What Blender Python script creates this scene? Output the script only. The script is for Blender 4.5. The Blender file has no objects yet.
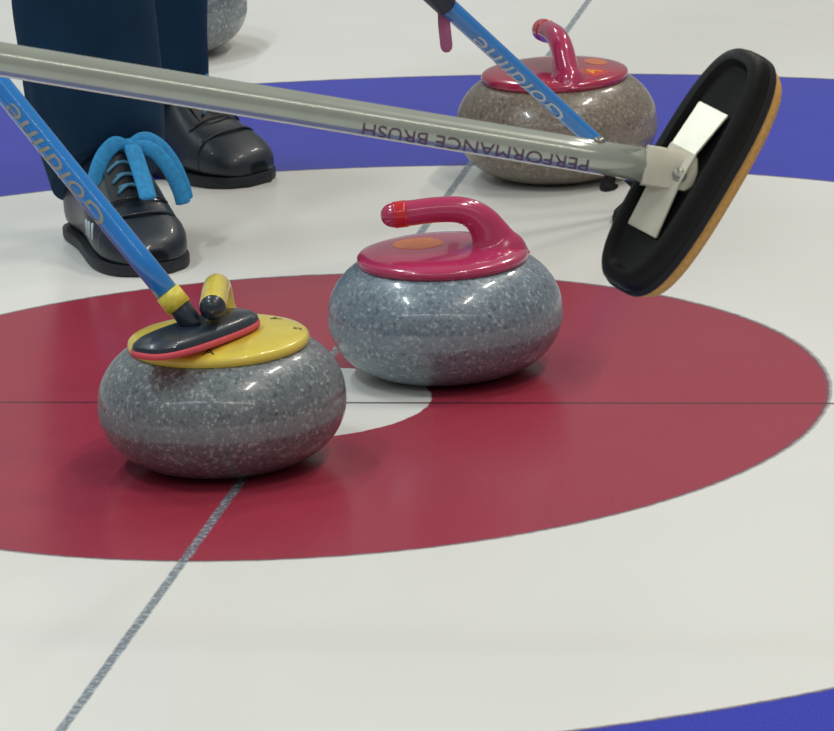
import bpy, bmesh, math, random
from mathutils import Vector, Matrix, noise
random.seed(4)
PI = math.pi
S = bpy.context.scene
COL = S.collection

# ------------------------------------------------------------------ helpers
def lin(r, g, b):
    f = lambda v: (v/255/12.92) if v/255 <= .04045 else ((v/255+.055)/1.055)**2.4
    return (f(r), f(g), f(b), 1)

def link(name, me, mat=None, parent=None):
    o = bpy.data.objects.new(name, me)
    COL.objects.link(o)
    if mat: me.materials.append(mat)
    if parent: o.parent = parent
    return o

def obj(name, bm, mat=None, parent=None, smooth=True, sharp=None):
    bmesh.ops.recalc_face_normals(bm, faces=bm.faces)
    me = bpy.data.meshes.new(name)
    bm.to_mesh(me); bm.free()
    for p in me.polygons: p.use_smooth = smooth
    if smooth and sharp:
        me.set_sharp_from_angle(angle=math.radians(sharp))
    return link(name, me, mat, parent)

def tag(o, label=None, cat=None, group=None, kind=None):
    for k, v in (('label', label), ('category', cat), ('group', group), ('kind', kind)):
        if v: o[k] = v
    return o

def thing(name, loc, label, cat, group=None, rotz=0):
    o = bpy.data.objects.new(name, None)
    o.empty_display_size = .05
    COL.objects.link(o)
    o.location = loc; o.rotation_euler = (0, 0, rotz)
    return tag(o, label, cat, group)

def loft(rings, cap0=True, cap1=True, bm=None, closed=True):
    bm = bm or bmesh.new()
    vs = [[bm.verts.new(p) for p in r] for r in rings]
    n = len(vs[0])
    for a, b in zip(vs, vs[1:]):
        for i in range(n if closed else n-1):
            j = (i+1) % n
            bm.faces.new((a[i], a[j], b[j], b[i]))
    if cap0: bm.faces.new(vs[0][::-1])
    if cap1: bm.faces.new(vs[-1])
    return bm

def lathe(prof, seg=96, bm=None):
    """prof: (r, z) from bottom centre to top centre."""
    return loft([[(r*math.cos(2*PI*i/seg), r*math.sin(2*PI*i/seg), z) for i in range(seg)]
                 for r, z in prof], bm=bm)

def catmull(P, sub=6):
    out = []
    n = len(P)
    for i in range(n-1):
        p0, p1, p2, p3 = P[max(i-1, 0)], P[i], P[i+1], P[min(i+2, n-1)]
        for k in range(sub):
            t = k/sub
            out.append(tuple(.5*((2*b)+(c-a)*t+(2*a-5*b+4*c-d)*t*t+(3*b-a-3*c+d)*t**3)
                             for a, b, c, d in zip(p0, p1, p2, p3)))
    out.append(tuple(P[-1]))
    return out

def tube(path, rad, seg=16, up=(0, 0, 1), bm=None):
    """path of points; rad = number, or list of numbers / (a, b) pairs."""
    P = [Vector(p) for p in path]
    n = len(P)
    if not isinstance(rad, (list, tuple)): rad = [rad]*n
    rings = []
    nrm = None
    for i in range(n):
        t = (P[min(i+1, n-1)]-P[max(i-1, 0)]).normalized()
        if nrm is None:
            nrm = Vector(up); nrm = (nrm-t*nrm.dot(t))
            if nrm.length < 1e-4: nrm = t.orthogonal()
        else:
            nrm = nrm-t*nrm.dot(t)
        nrm.normalize()
        b = t.cross(nrm)
        ra, rb = rad[i] if isinstance(rad[i], (list, tuple)) else (rad[i], rad[i])
        rings.append([P[i]+nrm*ra*math.cos(2*PI*k/seg)+b*rb*math.sin(2*PI*k/seg) for k in range(seg)])
    return loft(rings, bm=bm)

def rod(a, b, r0, r1=None, seg=32, bm=None, step=None):
    r1 = r0 if r1 is None else r1
    a, b = Vector(a), Vector(b)
    n = 2 if not step else max(2, int((b-a).length/step))
    return tube([a.lerp(b, i/(n-1)) for i in range(n)], [r0+(r1-r0)*i/(n-1) for i in range(n)], seg, bm=bm,
                up=(.3, .2, .9))

def slab(outline, z0, z1, bev=.002, bseg=2):
    """extruded 2-D outline with rounded edges."""
    bm = bmesh.new()
    vs = [bm.verts.new((x, y, z0)) for x, y in outline]
    f = bm.faces.new(vs)
    r = bmesh.ops.extrude_face_region(bm, geom=[f])
    for v in r['geom']:
        if isinstance(v, bmesh.types.BMVert): v.co.z = z1
    bmesh.ops.recalc_face_normals(bm, faces=bm.faces)
    if bev:
        es = [e for e in bm.edges if abs(e.verts[0].co.z-e.verts[1].co.z) < 1e-7 and
              all(abs(l.normal.z) > .5 or True for l in e.link_faces)]
        bmesh.ops.bevel(bm, geom=es, offset=bev, segments=bseg, affect='EDGES', profile=.5)
    return bm

def stadium(L, W, n=14, power=1.0):
    """long oval outline, length L along x, width W."""
    r = W/2; h = L/2-r
    pts = []
    for c, a0 in ((h, -PI/2), (-h, PI/2)):
        for i in range(n+1):
            a = a0+PI*i/n
            pts.append((c+r*math.cos(a), r*math.sin(a)))
    return pts

def xf(bm, M):
    bmesh.ops.transform(bm, matrix=M, verts=bm.verts)
    return bm

def basis(o, x, y, z):
    """matrix whose columns are the axes x y z at origin o."""
    return Matrix(((x[0], y[0], z[0], o[0]), (x[1], y[1], z[1], o[1]), (x[2], y[2], z[2], o[2]), (0, 0, 0, 1)))

# ------------------------------------------------------------------ materials
def mat(name, col, rough=.5, metal=0, coat=0, spec=.5, var=0, vscale=40, bump=0, bscale=200, aniso=0):
    m = bpy.data.materials.new(name); m.use_nodes = True
    nt = m.node_tree; N = nt.nodes; L = nt.links
    b = N['Principled BSDF']
    b.inputs['Base Color'].default_value = col
    b.inputs['Roughness'].default_value = rough
    b.inputs['Metallic'].default_value = metal
    b.inputs['Coat Weight'].default_value = coat
    b.inputs['Coat Roughness'].default_value = .06
    b.inputs['Specular IOR Level'].default_value = spec
    tc = N.new('ShaderNodeTexCoord')
    if var:
        n = N.new('ShaderNodeTexNoise'); n.inputs['Scale'].default_value = vscale; n.inputs['Detail'].default_value = 4
        L.new(tc.outputs['Object'], n.inputs['Vector'])
        h = N.new('ShaderNodeHueSaturation'); h.inputs['Color'].default_value = col
        mr = N.new('ShaderNodeMapRange'); mr.inputs['From Min'].default_value = .3; mr.inputs['From Max'].default_value = .7
        mr.inputs['To Min'].default_value = 1-var; mr.inputs['To Max'].default_value = 1+var
        L.new(n.outputs['Fac'], mr.inputs['Value']); L.new(mr.outputs[0], h.inputs['Value'])
        L.new(h.outputs[0], b.inputs['Base Color'])
    if bump:
        n = N.new('ShaderNodeTexNoise'); n.inputs['Scale'].default_value = bscale; n.inputs['Detail'].default_value = 3
        L.new(tc.outputs['Object'], n.inputs['Vector'])
        bp = N.new('ShaderNodeBump'); bp.inputs['Strength'].default_value = bump; bp.inputs['Distance'].default_value = .002
        L.new(n.outputs['Fac'], bp.inputs['Height']); L.new(bp.outputs[0], b.inputs['Normal'])
    return m

def ramp(N, stops, interp='LINEAR'):
    r = N.new('ShaderNodeValToRGB'); e = r.color_ramp; e.interpolation = interp
    while len(e.elements) < len(stops): e.elements.new(.5)
    for el, (p, c) in zip(e.elements, stops): el.position = p; el.color = c
    return r

def granite(name, dark, mid, light):
    m = bpy.data.materials.new(name); m.use_nodes = True
    nt = m.node_tree; N = nt.nodes; L = nt.links; b = N['Principled BSDF']
    tc = N.new('ShaderNodeTexCoord')
    n1 = N.new('ShaderNodeTexNoise'); n1.inputs['Scale'].default_value = 190; n1.inputs['Detail'].default_value = 3; n1.inputs['Roughness'].default_value = .7
    n2 = N.new('ShaderNodeTexVoronoi'); n2.inputs['Scale'].default_value = 260
    n3 = N.new('ShaderNodeTexNoise'); n3.inputs['Scale'].default_value = 22; n3.inputs['Detail'].default_value = 3
    for n in (n1, n2, n3): L.new(tc.outputs['Object'], n.inputs['Vector'])
    sx = N.new('ShaderNodeSeparateColor'); L.new(n2.outputs['Color'], sx.inputs[0])
    a = N.new('ShaderNodeMath'); a.operation = 'MULTIPLY_ADD'; L.new(sx.outputs[0], a.inputs[0]); a.inputs[1].default_value = .3
    L.new(n1.outputs['Fac'], a.inputs[2])
    a2 = N.new('ShaderNodeMath'); a2.operation = 'MULTIPLY_ADD'; L.new(n3.outputs['Fac'], a2.inputs[0]); a2.inputs[1].default_value = .25
    L.new(a.outputs[0], a2.inputs[2])
    r = ramp(N, [(.47, dark), (.72, mid), (.86, mid), (1.0, light)]); L.new(a2.outputs[0], r.inputs[0])
    # the matt striking band round the waist
    sp = N.new('ShaderNodeSeparateXYZ'); L.new(tc.outputs['Object'], sp.inputs[0])
    d = N.new('ShaderNodeMath'); d.operation = 'SUBTRACT'; L.new(sp.outputs['Z'], d.inputs[0]); d.inputs[1].default_value = .0675
    ab = N.new('ShaderNodeMath'); ab.operation = 'ABSOLUTE'; L.new(d.outputs[0], ab.inputs[0])
    mr = N.new('ShaderNodeMapRange'); mr.interpolation_type = 'SMOOTHSTEP'
    mr.inputs['From Min'].default_value = .0080; mr.inputs['From Max'].default_value = .0110
    mr.inputs['To Min'].default_value = 1; mr.inputs['To Max'].default_value = 0; L.new(ab.outputs[0], mr.inputs['Value'])
    mx = N.new('ShaderNodeMix'); mx.data_type = 'RGBA'; mx.blend_type = 'MIX'
    mf = N.new('ShaderNodeMath'); mf.operation = 'MULTIPLY'; mf.inputs[1].default_value = .3; L.new(mr.outputs[0], mf.inputs[0])
    L.new(mf.outputs[0], mx.inputs['Factor']); L.new(r.outputs[0], mx.inputs[6]); mx.inputs[7].default_value = light
    L.new(mx.outputs[2], b.inputs['Base Color'])
    rr = N.new('ShaderNodeMapRange'); rr.inputs['To Min'].default_value = .34; rr.inputs['To Max'].default_value = .6
    L.new(mr.outputs[0], rr.inputs['Value']); L.new(rr.outputs[0], b.inputs['Roughness'])
    cw = N.new('ShaderNodeMapRange'); cw.inputs['To Min'].default_value = .4; cw.inputs['To Max'].default_value = 0
    L.new(mr.outputs[0], cw.inputs['Value']); L.new(cw.outputs[0], b.inputs['Coat Weight'])
    b.inputs['Coat Roughness'].default_value = .09
    return m

M = {}
M['granite_blue'] = granite('granite_blue', lin(72, 86, 98), lin(112, 128, 140), lin(160, 174, 182))
M['granite_grey'] = granite('granite_grey', lin(66, 74, 80), lin(106, 115, 120), lin(156, 163, 166))
M['granite_brown'] = granite('granite_brown', lin(84, 74, 64), lin(124, 113, 101), lin(156, 147, 136))
M['yellow'] = mat('yellow_plastic', lin(218, 198, 76), .28, coat=.5, var=.05, vscale=30)
M['crimson'] = mat('crimson_plastic', lin(176, 46, 92), .2, coat=.8, var=.05, vscale=30)
M['crimson_red'] = mat('crimson_red_plastic', lin(172, 38, 74), .2, coat=.8, var=.06, vscale=30)
M['red_band'] = mat('red_band', lin(196, 26, 44), .2, coat=.7)
M['orange'] = mat('orange_sticker', lin(214, 112, 52), .3, coat=.4, var=.12, vscale=60)
M['signal'] = mat('red_orange_sticker', lin(214, 44, 30), .25, coat=.6)
M['gold'] = mat('gold_print', lin(240, 176, 60), .35)
M['ink'] = mat('dark_print', lin(70, 66, 40), .5)
M['dark_cap'] = mat('dark_plastic', lin(30, 40, 52), .35, coat=.2)
M['blue_pole'] = mat('blue_lacquer', lin(24, 124, 204), .24, coat=.6, var=.06, vscale=25)
M['navy_grip'] = mat('navy_grip', lin(22, 34, 62), .5)
M['pole_text'] = mat('pale_print', lin(176, 196, 206), .4)
M['pole_text_tan'] = mat('tan_print', lin(150, 152, 140), .4)
M['grey_pole'] = mat('grey_fibreglass', lin(168, 174, 164), .22, metal=.4, coat=.5, var=.05, vscale=30)
M['mauve_text'] = mat('mauve_print', lin(96, 70, 96), .6)
M['silver'] = mat('brushed_metal', lin(206, 202, 186), .42, metal=.45, var=.07, vscale=60)
M['steel'] = mat('steel_bolt', lin(150, 150, 142), .35, metal=.9)
M['black_head'] = mat('black_plastic_body', lin(10, 10, 12), .55, spec=.25, var=.15, vscale=70, bump=.15, bscale=260)
M['black_nylon'] = mat('black_nylon', lin(14, 14, 16), .75, var=.2, vscale=120)
M['tan_pad'] = mat('tan_felt', lin(214, 166, 98), .95, spec=.1, var=.14, vscale=260, bump=.6, bscale=700)
M['slate_head'] = mat('slate_plastic', lin(30, 42, 56), .38, coat=.25, var=.1, vscale=80)
M['pink_pad'] = mat('coral_pad', lin(214, 84, 98), .8, var=.08, vscale=200)
M['yellow_ring'] = mat('yellow_tape', lin(214, 196, 70), .4, var=.15, vscale=160)
M['pink_tape'] = mat('pink_tape', lin(164, 96, 134), .6, var=.08)
M['trousers'] = mat('navy_cloth', lin(12, 46, 72), .85, spec=.2, var=.12, vscale=14, bump=.25, bscale=420)
M['jacket'] = mat('dark_jacket_cloth', lin(26, 40, 60), .8, spec=.2, var=.1)
M['skin'] = mat('skin', lin(206, 160, 134), .55)
M['hair'] = mat('hair', lin(58, 42, 32), .6, var=.2, vscale=90)
M['shoe'] = mat('black_leather', lin(20, 34, 46), .42, coat=.15, var=.12, vscale=60, bump=.12, bscale=300)
M['sole'] = mat('black_rubber', lin(18, 26, 36), .55)
M['lace'] = mat('blue_lace', lin(44, 146, 206), .75, var=.16, vscale=170, bump=.5, bscale=900)
M['lace_dim'] = mat('teal_lace', lin(70, 134, 164), .75, var=.1, vscale=170)
M['white_print'] = mat('white_print', lin(170, 182, 190), .5)
M['lamp_case'] = mat('lamp_case', lin(200, 200, 200), .5)

def ice_material():
    m = bpy.data.materials.new('painted_ice'); m.use_nodes = True
    nt = m.node_tree; N = nt.nodes; L = nt.links; b = N['Principled BSDF']
    tc = N.new('ShaderNodeTexCoord')
    def math_(op, a, b_=None, c=None):
        n = N.new('ShaderNodeMath'); n.operation = op
        for i, v in enumerate((a, b_, c)):
            if v is None: continue
            if isinstance(v, (int, float)): n.inputs[i].default_value = v
            else: L.new(v, n.inputs[i])
        return n.outputs[0]
    def nz(scale, detail=3, rough=.5):
        n = N.new('ShaderNodeTexNoise'); n.inputs['Scale'].default_value = scale; n.inputs['Detail'].default_value = detail
        n.inputs['Roughness'].default_value = rough
        L.new(tc.outputs['Object'], n.inputs['Vector']); return n.outputs['Fac']
    sp = N.new('ShaderNodeSeparateXYZ'); L.new(tc.outputs['Object'], sp.inputs[0])
    X, Y = sp.outputs['X'], sp.outputs['Y']
    rad = math_('SQRT', math_('ADD', math_('MULTIPLY', X, X), math_('MULTIPLY', Y, Y)))
    wob = math_('MULTIPLY', math_('SUBTRACT', nz(60, 4, .7), .5), .006)
    rw = math_('ADD', rad, wob)
    def col(c):
        n = N.new('ShaderNodeRGB'); n.outputs[0].default_value = c; return n.outputs[0]
    def mix(f, a, b_, bt='MIX'):
        n = N.new('ShaderNodeMix'); n.data_type = 'RGBA'; n.blend_type = bt
        if isinstance(f, (int, float)): n.inputs['Factor'].default_value = f
        else: L.new(f, n.inputs['Factor'])
        L.new(a, n.inputs[6]); L.new(b_, n.inputs[7]); return n.outputs[2]
    def step(v, edge, soft):
        n = N.new('ShaderNodeMapRange'); n.interpolation_type = 'SMOOTHSTEP'
        n.inputs['From Min'].default_value = edge-soft; n.inputs['From Max'].default_value = edge+soft
        L.new(v, n.inputs['Value']); return n.outputs[0]
    def ring(r_, w, soft=.0015):
        return math_('SUBTRACT', 1, step(math_('ABSOLUTE', math_('SUBTRACT', rw, r_)), w, soft))
    white = mix(nz(1.3, 3), col(lin(*ICE_A)), col(lin(*ICE_B)))
    fine = nz(420, 2, .7)
    red = mix(nz(5, 5, .65), col(lin(*RED_A)), col(lin(*RED_B)))
    red = mix(math_('MULTIPLY', step(fine, .6, .12), .2), red, col(lin(190, 110, 126)))
    blue = mix(nz(4, 5, .65), col(lin(*BLUE_A)), col(lin(*BLUE_B)))
    blue = mix(math_('MULTIPLY', step(fine, .6, .12), .2), blue, col(lin(120, 126, 206)))
    c = mix(step(rw, BUTTON, .0015), white, red)
    c = mix(step(rw, .6096, .0015), c, white)
    c = mix(step(rw, 1.2192, .002), c, blue)
    c = mix(step(rw, 1.8288, .002), c, white)
    edge = col(lin(96, 84, 96))
    for r_ in (.6096, 1.2192, 1.8288):
        c = mix(math_('MULTIPLY', ring(r_, .0035), .6), c, edge)
    # tee line and centre line, threads frozen into the ice
    lw = math_('MULTIPLY', math_('SUBTRACT', nz(35, 4, .7), .5), .004)
    tee = math_('SUBTRACT', 1, step(math_('ABSOLUTE', math_('ADD', Y, lw)), .0034, .0013))
    c = mix(math_('MULTIPLY', tee, .8), c, col(lin(74, 36, 46)))
    cen = math_('SUBTRACT', 1, step(math_('ABSOLUTE', math_('ADD', X, lw)),   .0052, .0018))
    thread = mix(step(nz(130, 3, .8), .55, .1), col(lin(92, 106, 118)), col(lin(166, 178, 184)))
    c = mix(math_('MULTIPLY', cen, .85), c, thread)
    L.new(c, b.inputs['Base Color'])
    rg = N.new('ShaderNodeMapRange'); rg.inputs['To Min'].default_value = .15; rg.inputs['To Max'].default_value = .26
    L.new(nz(9, 4), rg.inputs['Value']); L.new(rg.outputs[0], b.inputs['Roughness'])
    b.inputs['IOR'].default_value = 1.31
    bp = N.new('ShaderNodeBump'); bp.inputs['Strength'].default_value = .05; bp.inputs['Distance'].default_value = .0015
    L.new(nz(140, 2), bp.inputs['Height']); L.new(bp.outputs[0], b.inputs['Normal'])
    return m

BUTTON = .154
ICE_A, ICE_B = (226, 225, 221), (217, 217, 212)
RED_A, RED_B = (146, 42, 60), (157, 52, 72)
BLUE_A, BLUE_B = (32, 42, 166), (46, 56, 180)

# ------------------------------------------------------------------ the sheet of ice
bm = bmesh.new()
bmesh.ops.create_grid(bm, x_segments=8, y_segments=16, size=1)
for v in bm.verts: v.co.x *= 6; v.co.y *= 12; v.co.y += 3
floor = obj('floor', bm, ice_material(), smooth=False)
tag(floor, 'white curling ice with painted red and blue rings and dark lines', 'ice', kind='structure')

# ------------------------------------------------------------------ curling stones
BODY = [(.0, .003), (.050, .003), (.056, .0006), (.062, 0), (.072, .001), (.087, .0045), (.101, .0102), (.1135, .0175),
        (.1235, .0265), (.1305, .036), (.1345, .0445), (.1362, .050), (.1369, .056), (.1372, .062), (.137, .067), (.1362, .074), (.134, .082), (.130, .090),
        (.124, .0985), (.116, .1065), (.107, .113), (.099, .117), (.090, .1185), (.0, .1185)]
KZ = 1.131
DZ = .1185*(KZ-1)
BODY = [(r, z*KZ) for r, z in BODY]
def body_mesh():
    core = catmull(BODY[3:-2], 3)
    return lathe(BODY[:3]+core+BODY[-2:], 128)
PLATE = [(.0, .1165), (.0965, .1165), (.0995, .1185), (.1003, .1225), (.0995, .1262), (.097, .1285), (.088, .1312), (.070, .1335), (.045, .1348), (.02, .1352), (.0, .1353)]
PLATE = [(r, z+DZ) for r, z in PLATE]
def plate_mesh(): return lathe(PLATE, 96)
def plate_z(r):
    for (r1, z1), (r0, z0) in zip(PLATE[5:], PLATE[6:]):
        if r0 <= r <= r1: return z0+(z1-z0)*(r-r0)/(r1-r0)
    return .1353+DZ
# handle in the (s, z) plane, grip running from the stem (+s) to its free end (-s)
HANDLE = [(.0615, .124, .041, .029), (.0615, .1315, .035, .024), (.0595, .140, .0275, .0185), (.0555, .152, .0225, .0165), (.0485, .1655, .0195, .0158),
          (.037, .177, .017, .0152), (.020, .1835, .0155, .0150), (-.005, .1845, .0150, .0150), (-.030, .1828, .0150, .0150),
          (-.050, .1812, .0150, .0150), (-.0590, .1805, .0138, .0138), (-.0650, .1800, .0105, .0105), (-.0685, .1797, .0060, .0060), (-.0697, .1796, .0015, .0015)]
HANDLE = [(s, z+DZ-.006*min(1, max(0, (z-.125)/.05)), a, b) for s, z, a, b in HANDLE]
def handle_mesh(lo=None, hi=None, grow=0):
    pts = catmull(HANDLE, 5)
    if lo is not None: pts = [p for p in pts if lo <= p[0] <= hi and p[1] > .184]
    return tube([(s, 0, z) for s, z, a, b in pts], [(a+grow, b+grow) for s, z, a, b in pts], 28, up=(1, 0, 0) if lo is None else (0, 0, 1))

def flat_text(txt, size, depth=.0004):
    cu = bpy.data.curves.new('t', 'FONT'); cu.body = txt; cu.size = size; cu.align_x = 'CENTER'; cu.align_y = 'CENTER'
    cu.resolution_u = 3
    o = bpy.data.objects.new('t', cu); COL.objects.link(o)
    dg = bpy.context.evaluated_depsgraph_get()
    me = bpy.data.meshes.new_from_object(o.evaluated_get(dg))
    bpy.data.objects.remove(o); bpy.data.curves.remove(cu)
    b = bmesh.new(); b.from_mesh(me); bpy.data.meshes.remove(me)
    bmesh.ops.remove_doubles(b, verts=b.verts, dist=1e-6)
    return b

def letter_on_plate(txt, size, r, ang, name, m, parent, depth=.0006):
    """a printed letter lying on the cover plate, its top towards the plate's centre."""
    b = flat_text(txt, size)
    bmesh.ops.triangulate(b, faces=b.faces)
    g = bmesh.ops.extrude_face_region(b, geom=list(b.faces))
    for v in g['geom']:
        if isinstance(v, bmesh.types.BMVert): v.co.z += depth
    ca, sa = math.cos(ang), math.sin(ang)
    for v in b.verts:
        x, y = v.co.x, v.co.y
        px = (r-y)*ca-x*sa; py = (r-y)*sa+x*ca
        v.co = Vector((px, py, plate_z(math.hypot(px, py))-.0002+v.co.z))
    return obj(name, b, m, parent, smooth=False)

def sticker(r, ang, w, h, name, m, parent, round_=False):
    b = bmesh.new()
    if round_:
        pts = [(w/2*math.cos(2*PI*i/40), h/2*math.sin(2*PI*i/40)) for i in range(40)]
    else:
        pts = [(x*w/2, y*h/2) for x, y in ((-1, -1), (1, -1), (1, 1), (-1, 1))]
    fine = []
    for (x0, y0), (x1, y1) in zip(pts, pts[1:]+pts[:1]):
        for k in range(3): fine.append((x0+(x1-x0)*k/3, y0+(y1-y0)*k/3))
    ca, sa = math.cos(ang), math.sin(ang)
    def on(x, y, dz):
        px = (r-y)*ca-x*sa; py = (r-y)*sa+x*ca
        return (px, py, plate_z(math.hypot(px, py))+dz)
    rings = [[on(x*k, y*k, dz) for x, y in fine] for k, dz in ((1, -.0002), (1, .0004), (.66, .0004), (.33, .0004), (.02, .0004))]
    return obj(name, loft(rings), m, parent, smooth=False)

def stone(loc, rot, gm, pm, hm, label, cap=None):
    """rot: direction (about z) from the plate's centre to the stem."""
    t = thing('curling_stone', (loc[0], loc[1], .0003), label, 'curling stone', 'curling stones on the ice', rot)
    obj('body', body_mesh(), gm, t)
    pl = obj('cover_plate', plate_mesh(), pm, t)
    h = obj('handle', handle_mesh(), hm, t)
    if cap: obj('grip_cap', handle_mesh(-.08, -.0565, .0006), cap, h)
    return t, pl, h

RH = math.atan2(.1719, .9851)          # heading of the camera's right-hand direction over the ice
AH = RH+PI/2
# yellow stone, grip pointing towards the camera
ry = AH-.02
yl, ylp, ylh = stone((-.0333, -.2424), ry, M['granite_grey'], M['yellow'], M['yellow'],
                'grey granite curling stone with yellow handle and a broom head resting on it', M['dark_cap'])
letter_on_plate('A', .020, .084, PI-.06, 'letter_mark', M['ink'], ylp)
letter_on_plate('A', .018, .078, -PI/4-.1, 'letter_mark', M['ink'], ylp)
letter_on_plate('III', .013, .088, -PI/3-.45, 'letter_mark', M['ink'], ylp)
# pink stone in the middle, grip pointing left
md, mdp, mdh = stone((.1520, .1387), RH+.03, M['granite_blue'], M['crimson'], M['crimson'],
                'blue grey granite curling stone with crimson handle partly on the white button')
obj('grip_band', handle_mesh(-.055, -.036, .0007), M['red_band'], mdh)
sticker(.034, PI-.60, .056, .060, 'sticker', M['orange'], mdp, True)
# stone behind, grip pointing away and left
rb = AH+.24+PI
bk, bkp, bkh = stone((.1330, 1.1629), rb, M['granite_brown'], M['crimson_red'], M['crimson'],
                'brown granite curling stone with red handle on the blue ring behind the brooms')
obj('grip_band', handle_mesh(-.056, -.026, .0007), M['red_band'], bkh)
sticker(.067, .62, .034, .036, 'sticker', M['signal'], bkp)
letter_on_plate('A', .030, .067, .62, 'letter_mark', M['gold'], bkp, .0011)
sticker(.060, 1.66, .045, .03, 'sticker', M['orange'], bkp, True)
# stone at the top, behind the person's legs
stone((-.618, 2.0243), AH, M['granite_grey'], M['crimson_red'], M['crimson_red'],
      'pale grey curling stone half hidden behind the navy trouser legs')

# ------------------------------------------------------------------ brooms
def wrap_text(txt, a, b, r, face, size, along, name, m, parent, off, shear=0, stretch=1.0, wmax=None):
    """lettering wrapped on a pole from a to b; face = outward direction of the text's middle;
    reads from `along` metres after a, towards b; off = base position of the thing."""
    bmx = flat_text(txt, size)
    xs = [v.co.x for v in bmx.verts]
    if wmax:
        k = wmax/(max(xs)-min(xs))
        for v in bmx.verts: v.co.x *= k
    for v in bmx.verts: v.co.x += shear*v.co.y
    bmesh.ops.triangulate(bmx, faces=bmx.faces)
    y0, y1 = min(v.co.y for v in bmx.verts), max(v.co.y for v in bmx.verts)
    for i in range(1, 7):
        y = y0+(y1-y0)*i/7
        bmesh.ops.bisect_plane(bmx, geom=bmx.verts[:]+bmx.edges[:]+bmx.faces[:], plane_co=(0, y, 0), plane_no=(0, 1, 0))
    bmesh.ops.triangulate(bmx, faces=bmx.faces)
    a, b = Vector(a), Vector(b)
    t = (b-a).normalized()
    n = Vector(face); n = (n-t*n.dot(t)).normalized()
    q = n.cross(t)
    for v in bmx.verts:
        th = v.co.y/r
        p = a+t*(along+v.co.x)+(n*math.cos(th)+q*math.sin(th))*(r+.0005)
        v.co = p-off
    return obj(name, bmx, m, parent, smooth=False)

# -- big grey broom held in the air across the picture
GA, GB = Vector((.0885, -1.5133, .7163)), Vector((.6235, -1.4433, .6048))
gd = (GB-GA).normalized()
HC = Vector((.6440, -1.4360, .6010))
ax, wd, nn = Vector((.4988, .3128, .8084)), Vector((-.7642, .5988, .2399)), Vector((-.409, -.7374, .5376))
g0 = HC
gb = thing('curling_broom', g0, 'large grey broom with black head and tan pad crossing the picture', 'broom', 'curling brooms')
gp = obj('pole', rod(GB-gd*1.15-g0, GB-gd*.012-g0, .0142, step=.06), M['grey_pole'], gb)
VIEW = Vector((-.1779, .9497, -.2577)); UPV = Vector((-.0002, .2618, .9651))
face = (-VIEW*.80-UPV*.60)
wrap_text('PERFORMANCE BRUSH', GB, GA, .0142, face, .0175, .153, 'lettering', M['mauve_text'], gp, g0, wmax=.188)
rivet = lathe([(.0, -.001), (.005, -.001), (.005, .0018), (.003, .003), (.0, .0032)], 20)
rv = (-VIEW*.25+UPV*.97); rv = (rv-gd*rv.dot(gd)).normalized()
obj('rivet', xf(rivet, basis(GB-gd*.053+rv*.0138-g0, gd, rv.cross(gd), rv)), M['steel'], gp)
# head: local x along its length, y across, z out of its back
HM = basis((0, 0, 0), ax, wd, nn)
L0, W0 = .222, .076
def head_rings(levels, n=40):
    rings = []
    for L_, W_, z in levels:
        pts = []
        for i in range(n*2):
            a = 2*PI*i/(n*2)
            c, s = math.cos(a), math.sin(a)
            e = .62
            pts.append((L_/2*math.copysign(abs(c)**(e+.12), c), W_/2*math.copysign(abs(s)**e, s), z))
        rings.append(pts)
    return rings
obj('head', xf(loft(head_rings([(L0-.012, W0-.012, -.014), (L0, W0, -.010), (L0, W0, .004), (L0-.006, W0-.008, .010), (L0-.016, W0-.018, .013),
                                 (L0-.024, W0-.026, .013), (L0-.032, W0-.034, .0075), (L0-.05, W0-.05, .0065)])), HM), M['black_head'], gb, sharp=40)
obj('brush_rim', xf(loft(head_rings([(L0+.001, W0+.001, -.012), (L0+.004, W0+.004, -.009), (L0+.004, W0+.004, -.004), (L0+.001, W0+.001, -.002)])), HM), M['black_nylon'], gb)
obj('pad', xf(loft(head_rings([(L0-.020, W0-.012, -.030), (L0-.010, W0-.004, -.028), (L0-.004, W0+.002, -.020), (L0-.006, W0, -.0125)])), HM), M['tan_pad'], gb)
# silver bracket: two sloping plates joined by a bridge, and the socket with its bolt
def plate_piece(x0, x1, w0, w1, z0, z1, th=.0022, sk=0):
    b = bmesh.new()
    top = [(x0+sk, -w0/2, z0), (x1+sk, -w1/2, z1), (x1-sk, w1/2, z1), (x0-sk, w0/2, z0)]
    vs = [b.verts.new((x, y, z)) for x, y, z in top]+[b.verts.new((x, y, z-th)) for x, y, z in top]
    for f in ((0, 1, 2, 3), (7, 6, 5, 4), (0, 4, 5, 1), (1, 5, 6, 2), (2, 6, 7, 3), (3, 7, 4, 0)): b.faces.new([vs[i] for i in f])
    bmesh.ops.recalc_face_normals(b, faces=b.faces)
    bmesh.ops.bevel(b, geom=b.edges[:], offset=.0006, segments=2, affect='EDGES')
    return b
br = plate_piece(.012, .055, .028, .034, .018, .0105)
bracket = obj('bracket', xf(br, HM), M['silver'], gb, sharp=35)
obj('bracket_arm', xf(plate_piece(-.062, -.010, .034, .030, .0105, .018), HM), M['silver'], bracket, sharp=35)
obj('bracket_arm', xf(plate_piece(-.012, .014, .030, .030, .018, .018), HM), M['silver'], bracket, sharp=35)
sd = gd
sn = (-VIEW-gd*(-VIEW).dot(gd)).normalized(); su = sn.cross(sd)
if su.z < 0: su = -su
sk = bmesh.new()
def prism(pts, d0, d1, o, x, y, z, bev=.0015):
    b = slab(pts, d0, d1, bev)
    return xf(b, basis(o, x, y, z))
sock = prism([(-.020, -.0165), (.017, -.0165), (.023, -.012), (.025, 0), (.023, .012), (.017, .0165), (-.020, .0165)], -.0135, .0145, GB+gd*.006-g0, sd, su, sd.cross(su), .003)
socket = obj('socket', sock, M['silver'], gb, sharp=35)
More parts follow.
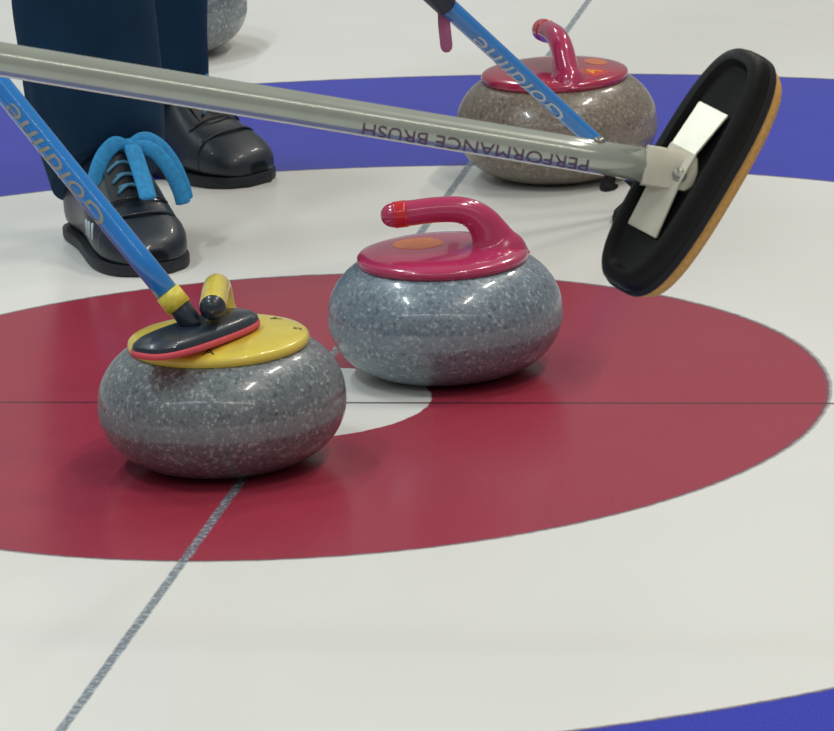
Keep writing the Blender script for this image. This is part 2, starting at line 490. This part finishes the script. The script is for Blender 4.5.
zz = sd.cross(su)
bolt = lathe([(.0, -.018), (.0048, -.018), (.0048, .0145), (.0060, .0145), (.0060, .0165), (.0045, .018), (.0, .0182)], 24)
if zz.dot(-VIEW) < 0:
    bolt = lathe([(.0, -.0182), (.0045, -.018), (.0060, -.0165), (.0060, -.0145), (.0048, -.0145), (.0048, .018), (.0, .018)], 24)
obj('bolt', xf(bolt, basis(GB+gd*.016-su*.004-g0, sd, su, zz)), M['steel'], socket)
obj('wing_knob', tube(catmull([GB-gd*.036-su*.010-g0, GB-gd*.040-su*.018-g0, GB-gd*.038-su*.026-g0], 4), [.003, .0035, .004, .0045, .006, .0075, .0080, .007, .004], 16), M['black_nylon'], gb)

# -- blue broom resting on the yellow stone
def small_broom(hub, pole_end, head_c, head_dir, tilt, label, hm, pm, text_m, up_face, r0, r1, length, base, scale=1.0, ring=True, text_at=.22, text_w=.155, tsz=.022):
    base = Vector(base)
    t = thing('curling_broom', base, label, 'broom', 'curling brooms')
    hub = Vector(hub); d = (Vector(pole_end)-hub).normalized()
    end = hub+d*length
    dx = Vector(head_dir).normalized(); dz = Vector(tilt).normalized(); dz = (dz-dx*dz.dot(dx)).normalized(); dy = dz.cross(dx)
    HMx = basis(Vector(head_c)-base, dx, dy, dz)
    L_, W_ = .180*scale, .070*scale
    hd = obj('head', xf(loft(head_rings([(L_-.004, W_-.004, .006), (L_, W_, .009), (L_-.002, W_-.002, .013), (L_-.014, W_-.012, .0175), (L_-.05, W_-.02, .019),
                                    (L_-.058, W_-.028, .0198), (L_-.075, W_-.036, .0205)])), HMx), hm, t, sharp=35)
    obj('pad', xf(loft(head_rings([(L_-.010, W_-.008, 0), (L_+.002, W_+.002, .0015), (L_+.003, W_+.003, .0065), (L_, W_, .0085)])), HMx), pm, t)
    p = obj('pole', rod(hub+d*.024-base, end-base, r0, r1, step=.06), M['blue_pole'], t)
    obj('ferrule', tube([hub+d*k-base for k in (-.012, -.006, 0, .012, .024, .036)], [.006, .010, .012, .0125, .0125, .0122], 24), hm, t)
    if ring: obj('end_band', rod(hub+d*.017-base, hub+d*.038-base, r0+.0018), M['yellow_ring'], t)
    f = Vector(up_face)
    rr = r0+(r1-r0)*(text_at/length)
    wrap_text('Goldline', hub, end, rr, f, tsz, text_at, 'lettering', text_m, p, base, shear=.25, wmax=text_w)
    return t, p, d, end, base

hub = (-.0510, -.3005, .1775)
lb, lbp, d_, e_, b_ = small_broom(hub, (-.2498, -.2751, .4312), (-.0460, -.2950, .1515), (.455, .89, .0), (0, 0, 1),
    'blue broom with yellow end band, its head resting on the yellow stone', M['slate_head'], M['pink_pad'], M['pole_text_tan'],
    -VIEW*.78-UPV*.45-Vector((.984, .172, -.046))*.43, .0128, .0128, 1.05, (-.0460, -.2950, .1515), text_at=.222, text_w=.165, tsz=.028)

# -- blue broom with its head on the ice behind the grey broom's head
hub2 = Vector((.2850, .9350, .0310))
top2 = Vector((.0689, .6658, .3399))
rbm, rbp, d2, e2, b2 = small_broom(hub2, top2, (.2910, .9440, .0005), (.25, .97, 0), (0, 0, 1),
    'blue broom slanting down in front of the red handled stone at the back', M['black_head'], M['black_nylon'], M['pole_text'],
    -VIEW*.80-UPV*.45-Vector((.984, .172, -.046))*.40, .0105, .0150, 1.05, (.2910, .9440, .0005), ring=False, text_at=.292, text_w=.195, tsz=.028)

# ------------------------------------------------------------------ the person standing behind
PB = Vector((-.43, 1.0, 0))
# body: one continuous skinned figure (dressed; only the trousers and shoes come into the picture)
def skin_figure():
    J = {'pelvis': (0, 0, .97, .13), 'belly': (0, 0, 1.10, .125), 'chest': (.01, -.02, 1.32, .14), 'neck': (.01, -.02, 1.50, .058),
         'head0': (.015, -.04, 1.58, .085), 'head1': (.015, -.035, 1.70, .085)}
    bones = [('pelvis', 'belly'), ('belly', 'chest'), ('chest', 'neck'), ('neck', 'head0'), ('head0', 'head1')]
    for k, sx, foot in (('f', .02, (.01, -.21)), ('b', -.02, (-.01, .22))):
        hy = -.09 if k == 'f' else .09
        J[k+'hip'] = (sx, hy, .90, .085); J[k+'knee'] = (foot[0]*.6, foot[1]*.75, .50, .055)
        J[k+'ank'] = (foot[0], foot[1], .10, .036)
        bones += [('pelvis', k+'hip'), (k+'hip', k+'knee'), (k+'knee', k+'ank')]
        sy = -.19 if k == 'f' else .19
        J[k+'sh'] = (.0, sy, 1.42, .055); J[k+'el'] = (.02, sy*1.35, 1.14, .042); J[k+'wr'] = (.10, sy*1.25, .90, .028); J[k+'pm'] = (.13, sy*1.2, .83, .032)
        bones += [('chest', k+'sh'), (k+'sh', k+'el'), (k+'el', k+'wr'), (k+'wr', k+'pm')]
        for i in range(4):
            J[k+'g%d' % i] = (.13+.02*(i-1.5), sy*1.18, .765-.004*abs(i-1.5), .0085); J[k+'h%d' % i] = (.125+.018*(i-1.5), sy*1.12, .735, .0075)
            bones += [(k+'pm', k+'g%d' % i), (k+'g%d' % i, k+'h%d' % i)]
        J[k+'t'] = (.175, sy*1.12, .81, .010); bones += [(k+'pm', k+'t')]
    keys = list(J)
    me = bpy.data.meshes.new('person')
    me.from_pydata([J[k][:3] for k in keys], [(keys.index(a), keys.index(b)) for a, b in bones], [])
    o = bpy.data.objects.new('person', me); COL.objects.link(o)
    md_ = o.modifiers.new('skin', 'SKIN'); md_.use_smooth_shade = True
    for i, k in enumerate(keys):
        sv = me.skin_vertices[0].data[i]; sv.radius = (J[k][3],)*2; sv.use_root = (k == 'pelvis')
    ss = o.modifiers.new('sub', 'SUBSURF'); ss.levels = ss.render_levels = 1
    dg = bpy.context.evaluated_depsgraph_get()
    m2 = bpy.data.meshes.new_from_object(o.evaluated_get(dg))
    bpy.data.objects.remove(o)
    return m2
pm = skin_figure()
for p in pm.polygons: p.use_smooth = True
person = link('person', pm, M['skin'])
person.location = PB
tag(person, 'person in navy trousers and black shoes with bright blue laces', 'person')
# hair
hair = bmesh.new(); bmesh.ops.create_uvsphere(hair, u_segments=24, v_segments=16, radius=.104)
for v in hair.verts: v.co = Vector((.005+v.co.x*.98, -.03+v.co.y*.95, 1.695+v.co.z*.95)) if v.co.z > -.03 or v.co.x < .0 else Vector((.0+v.co.x*.5, -.03+v.co.y*.7, 1.69+v.co.z*.5))
obj('hair', hair, M['hair'], person)

def ring_leg(c, a, b, yaw, z, fold, seg=56, seed=0, hemf=None, fw=0):
    pts = []
    for i in range(seg):
        t = 2*PI*i/seg
        k = 1+fold*noise.noise(Vector((math.cos(t)*1.7+seed, math.sin(t)*1.7, z*9)))
        x, y = a*math.cos(t)*k, b*math.sin(t)*k
        zz_ = z
        X = c[0]+x*math.cos(yaw)-y*math.sin(yaw); Y = c[1]+x*math.sin(yaw)+y*math.cos(yaw)
        if hemf: zz_ = z+hemf*math.cos(t+yaw-fw)
        pts.append((X, Y, zz_))
    return pts
# trousers: two wide legs meeting at the hips; centres measured from the person's base
def leg_rings(path, seed, fw):
    rings = []
    for i, (x, y, z, a, b, fold, hem) in enumerate(catmull(path, 8)):
        rings.append(ring_leg((x, y), a, b, RH, z, fold, seed=seed, hemf=hem, fw=fw))
    return rings
tb = bmesh.new()
# front leg
FWF = math.atan2(-.854, .52)
front = leg_rings([(.022, -.208, .092, .074, .078, .03, .056), (.020, -.207, .13, .082, .083, .10, .046), (.012, -.206, .20, .089, .085, .14, .014), (.006, -.203, .28, .092, .086, .08, 0),
                   (.004, -.20, .40, .095, .089, .05, 0), (.008, -.17, .56, .096, .096, .03, 0), (.0, -.12, .76, .108, .105, .02, 0), (-.005, -.085, .92, .125, .11, .01, 0)], 3, FWF)
loft(front, bm=tb)
FWB = math.atan2(-.566, .825)
back = leg_rings([(-.025, .215, .085, .090, .084, .02, .03), (-.022, .215, .13, .092, .085, .05, .016), (-.018, .213, .20, .091, .085, .07, .006), (-.014, .21, .28, .092, .086, .06, 0),
                  (-.012, .20, .40, .094, .088, .04, 0), (-.012, .17, .56, .096, .096, .03, 0), (-.008, .12, .76, .108, .105, .02, 0), (-.005, .085, .92, .125, .11, .01, 0)], 8, FWB)
loft(back, bm=tb)
loft([ring_leg((0, 0), a, b, RH, z, .01) for z, a, b in ((.86, .125, .205), (.92, .145, .215), (.98, .145, .20), (1.06, .14, .18))], bm=tb)
trs = obj('trousers', tb, M['trousers'], person)
# jacket
jb = loft([ring_leg((.0, -.005), a, b, RH, z, .02) for z, a, b in ((.93, .155, .225), (1.05, .155, .21), (1.2, .16, .205), (1.35, .16, .215), (1.43, .13, .19), (1.49, .085, .09), (1.51, .075, .075))])
for sy in (-1, 1):
    tube(catmull([(.0, sy*.16, 1.43), (.0, sy*.205, 1.41), (.01, sy*.235, 1.28), (.02, sy*.257, 1.14), (.06, sy*.25, 1.02), (.09, sy*.242, .92)], 4),
         [.06]*5+[.066]*5+[.058]*5+[.05]*6, 20, bm=jb)
obj('jacket', jb, M['jacket'], person)

# shoes: local x towards the toe, y to the wearer's left, z up
SEC = [(.000, .016, .030, .080), (.006, .029, .016, .098), (.020, .038, .012, .110), (.045, .0420, .012, .120), (.075, .0425, .012, .130), (.100, .0440, .012, .136),
       (.130, .0480, .012, .134), (.160, .0530, .012, .119), (.190, .0570, .012, .094), (.215, .0585, .012, .076), (.240, .0565, .012, .064), (.262, .0490, .012, .053), (.278, .036, .013, .043), (.287, .017, .016, .032)]
def sec_at(x):
    C_ = catmull(SEC, 6)
    for p, q in zip(C_, C_[1:]):
        if p[0] <= x <= q[0]:
            k = (x-p[0])/max(q[0]-p[0], 1e-9); return [u+(v-u)*k for u, v in zip(p, q)]
    return C_[-1]
def shoe_ring(x, hw, zb, zt, n=32, grow=0):
    pts = []
    for i in range(n):
        a = 2*PI*i/n
        c, s = math.cos(a), math.sin(a)
        if s >= 0:
            y = hw*math.copysign(abs(c)**.75, c); z = zb+(zt-zb)*(.38+.62*abs(s)**.9)
        else:
            y = hw*math.copysign(abs(c)**.45, c); z = zb+(zt-zb)*.38*(1-abs(s)**.6)
        pts.append((x, y*(1+grow), z+(grow*.05 if s > 0 else 0)))
    return pts
def top_z(x, y):
    _, hw, zb, zt = sec_at(x)
    c = min(1, abs(y)/hw)**(1/.75); s = math.sqrt(max(0, 1-c*c))
    return zb+(zt-zb)*(.38+.62*s**.9)

def shoe(loc, ang, bow, mirror=1):
    yaw = Matrix.Translation(Vector(loc)-PB) @ Matrix.Rotation(ang, 4, 'Z')
    C_ = catmull(SEC, 4)
    def add(name, b, m, parent, sharp=None):
        for v in b.verts: v.co.y *= mirror
        return obj(name, xf(b, yaw), m, parent, sharp=sharp)
    up = add('shoe', loft([shoe_ring(*s) for s in C_]), M['shoe'], person)
    out = []
    for x, hw, zb, zt in C_[::2]: out.append((x, hw+.0035))
    pts = [(x if 0 < i < len(out)-1 else x+(-.003 if i == 0 else .003), w) for i, (x, w) in enumerate(out)]
    pts = pts+[(x, -w) for x, w in pts[::-1]]
    sl = slab(pts, .0005, .016, .003)
    add('sole', sl, M['sole'], up, 40)
    # toe cap: a raised seam and a second skin over the toe
    cap = [shoe_ring(x, hw+.0012, zb, zt+.0014) for x, hw, zb, zt in C_ if x > .226]
    add('toe_cap', loft(cap), M['shoe'], up)
    for xs, r_ in ((.226, .0022), (.200, .0017)):
        b = tube([(xs+.010*(1-(y/.05)**2), y, top_z(xs, y)+.0006) for y in [(-.047+.094*i/24) for i in range(25)]], r_, 8, up=(1, 0, 0))
        add('seam', b, M['shoe'], up)
    # tongue and side flaps
    tg = [[(x, y, top_z(x, y)+h*(1-(y/.03)**2*.6)) for y in [-.026+.052*i/10 for i in range(11)]] for x, h in ((.110, .022), (.135, .018), (.16, .012), (.185, .007), (.206, .001))]
    add('tongue', loft(tg, False, False, closed=False), M['sole'], up)
    for i, x in enumerate((.150, .166, .181, .195)):
        w = .024-.002*i
        for q in (1, -1):
            pth = [(x+q*.007*t, w*t, top_z(x, w*t)+.0105*(1-t*t*.7)) for t in [-1+2*k/10 for k in range(11)]]
            add('lace', tube(pth, (.0014, .0030) if False else .0022, 8), M['lace_dim'], up)
    if bow:
        for i in range(3):
            b = bmesh.new()
            pts = []
            for x0_, z0_ in ((.176+.013*i, .058), (.184+.013*i, .038)):
                _, hw, zb, zt = sec_at(x0_)
                k = (z0_-zb)/(zt-zb); sn_ = max(0, (k-.38)/.62)**(1/.9)
                pts.append((x0_, -hw*max(0, 1-sn_*sn_)**.375-.0004, z0_))
            add('print_mark', tube([pts[0], tuple((a_+b_)/2 for a_, b_ in zip(*pts)), pts[1]], .0022, 8), M['white_print'], up)
        K = Vector((.156, .014, .144))
        kn = bmesh.new(); bmesh.ops.create_uvsphere(kn, u_segments=16, v_segments=10, radius=.0085)
        for v in kn.verts: v.co += K
        add('knot', kn, M['lace'], up)
        # hanging middle ribbon and the drooping loops, the wearer's left one of two strands
        def bow_strand(name, rel, ra, rb, upv):
            P_ = catmull([tuple(K+Vector(q)) for q in rel], 6)
            n = len(P_)
            R2 = [(ra, rb*(.55+.45*min(1, 4*i/n))) for i in range(n)]; R2[-1] = (ra*.5, rb*.6)
            add(name, tube(P_, R2, 14, up=upv), M['lace'], up)
        bow_strand('lace_end', [(.002, 0, 0), (.014, .001, -.003), (.032, .001, -.019), (.054, .000, -.037), (.078, -.002, -.057)], .0035, .0115, (1, 0, 1))
        bow_strand('lace_loop', [(-.001, .002, 0), (.000, .020, .006), (.005, .040, -.006), (.012, .055, -.030), (.018, .064, -.058), (.021, .067, -.078)], .004, .0100, (1, 0, .3))
        bow_strand('lace_loop', [(.003, .002, -.003), (.007, .017, -.003), (.014, .034, -.014), (.023, .047, -.036), (.030, .056, -.062), (.033, .059, -.080)], .004, .0100, (1, 0, .3))
        bow_strand('lace_loop', [(-.001, -.002, 0), (.000, -.018, .003), (.004, -.036, -.010), (.010, -.049, -.032), (.014, -.055, -.056)], .004, .0110, (1, 0, .3))
    else:
        add('lace_loop', tube(catmull([(.135, .0, .150), (.143, -.024, .144), (.152, -.042, .120)], 5), [(.003, .006)]*11, 12, up=(1, 0, .3)), M['lace'], up)
        add('lace_loop', tube(catmull([(.135, .0, .150), (.145, .018, .146), (.160, .030, .128)], 5), [(.003, .006)]*11, 12, up=(1, 0, .3)), M['lace'], up)
    return up
sh1 = shoe((-.4520, .8480, 0), math.atan2(-.854, .52), True)
sh2 = shoe((-.5100, 1.2730, 0), math.atan2(-.566, .825), False)

# pink tape tab hanging from the back broom's pole, and its navy grip above
tp = hub2+d2*.434
tb2 = tube(catmull([tp+Vector((-.012, -.004, .004)), tp+Vector((-.012, -.006, -.014)), tp+Vector((-.011, -.006, -.032)), tp+Vector((-.010, -.006, -.050))], 4),
           [(.0022, .0080)]*11+[(.0022, .0065)]+[(.0018, .003)], 14, up=(.18, -.98, 0))
for v in tb2.verts: v.co -= b2
obj('tape_tab', tb2, M['pink_tape'], rbm)
obj('grip', rod(hub2+d2*.451-b2, hub2+d2*1.0-b2, .0148, .0160, step=.05), M['navy_grip'], rbm)

# ------------------------------------------------------------------ light
def area(name, loc, sx, sy, power, col, rot=(0, 0, 0)):
    l = bpy.data.lights.new(name, 'AREA'); l.shape = 'RECTANGLE'; l.size = sx; l.size_y = sy
    l.energy = power; l.color = col
    o = bpy.data.objects.new(name, l); COL.objects.link(o); o.location = loc; o.rotation_euler = rot
    return o
COOL, WARM = (.86, .97, 1.0), (1.0, .94, .84)
for y in (-1.4, 1.4, 4.6):
    area('ceiling_lamp', (-1.9, y, 4.2), .16, 1.2, 60, COOL)
    area('ceiling_lamp', (1.9, y, 4.2), .16, 1.2, 60, WARM)
area('ceiling_lamp', (-2.6, -4.7, 4.2), 4.6, .12, 48, COOL)
area('ceiling_lamp', (2.6, -4.7, 4.2), 4.6, .12, 48, WARM)
w = bpy.data.worlds.new('arena'); S.world = w; w.use_nodes = True
bg = w.node_tree.nodes['Background']
bg.inputs[0].default_value = lin(212, 212, 208); bg.inputs[1].default_value = .42

# ------------------------------------------------------------------ camera
cam = bpy.data.cameras.new('camera'); co = bpy.data.objects.new('camera', cam); COL.objects.link(co)
R_, U_, W_ = Vector((.9840, .1718, -.0464)), Vector((-.0002, .2618, .9651)), Vector((-.1779, .9497, -.2577))
R_ = R_.normalized(); W_ = (W_-R_*W_.dot(R_)).normalized(); U_ = R_.cross(W_)
co.matrix_world = basis((1.16137, -5.44261, 1.52120), R_, U_, -W_)
cam.sensor_fit = 'HORIZONTAL'; cam.sensor_width = 36; cam.lens = 36*5013.594/834
cam.clip_start = .1; cam.clip_end = 100
cam.dof.use_dof = True; cam.dof.focus_distance = 5.6; cam.dof.aperture_fstop = 50
S.camera = co
S.view_settings.view_transform = 'Standard'; S.view_settings.look = 'None'
S.view_settings.exposure = -.1; S.view_settings.gamma = 1; S.view_settings.use_curve_mapping = False
S.cycles.use_denoising = True
S.cycles.max_bounces = 8
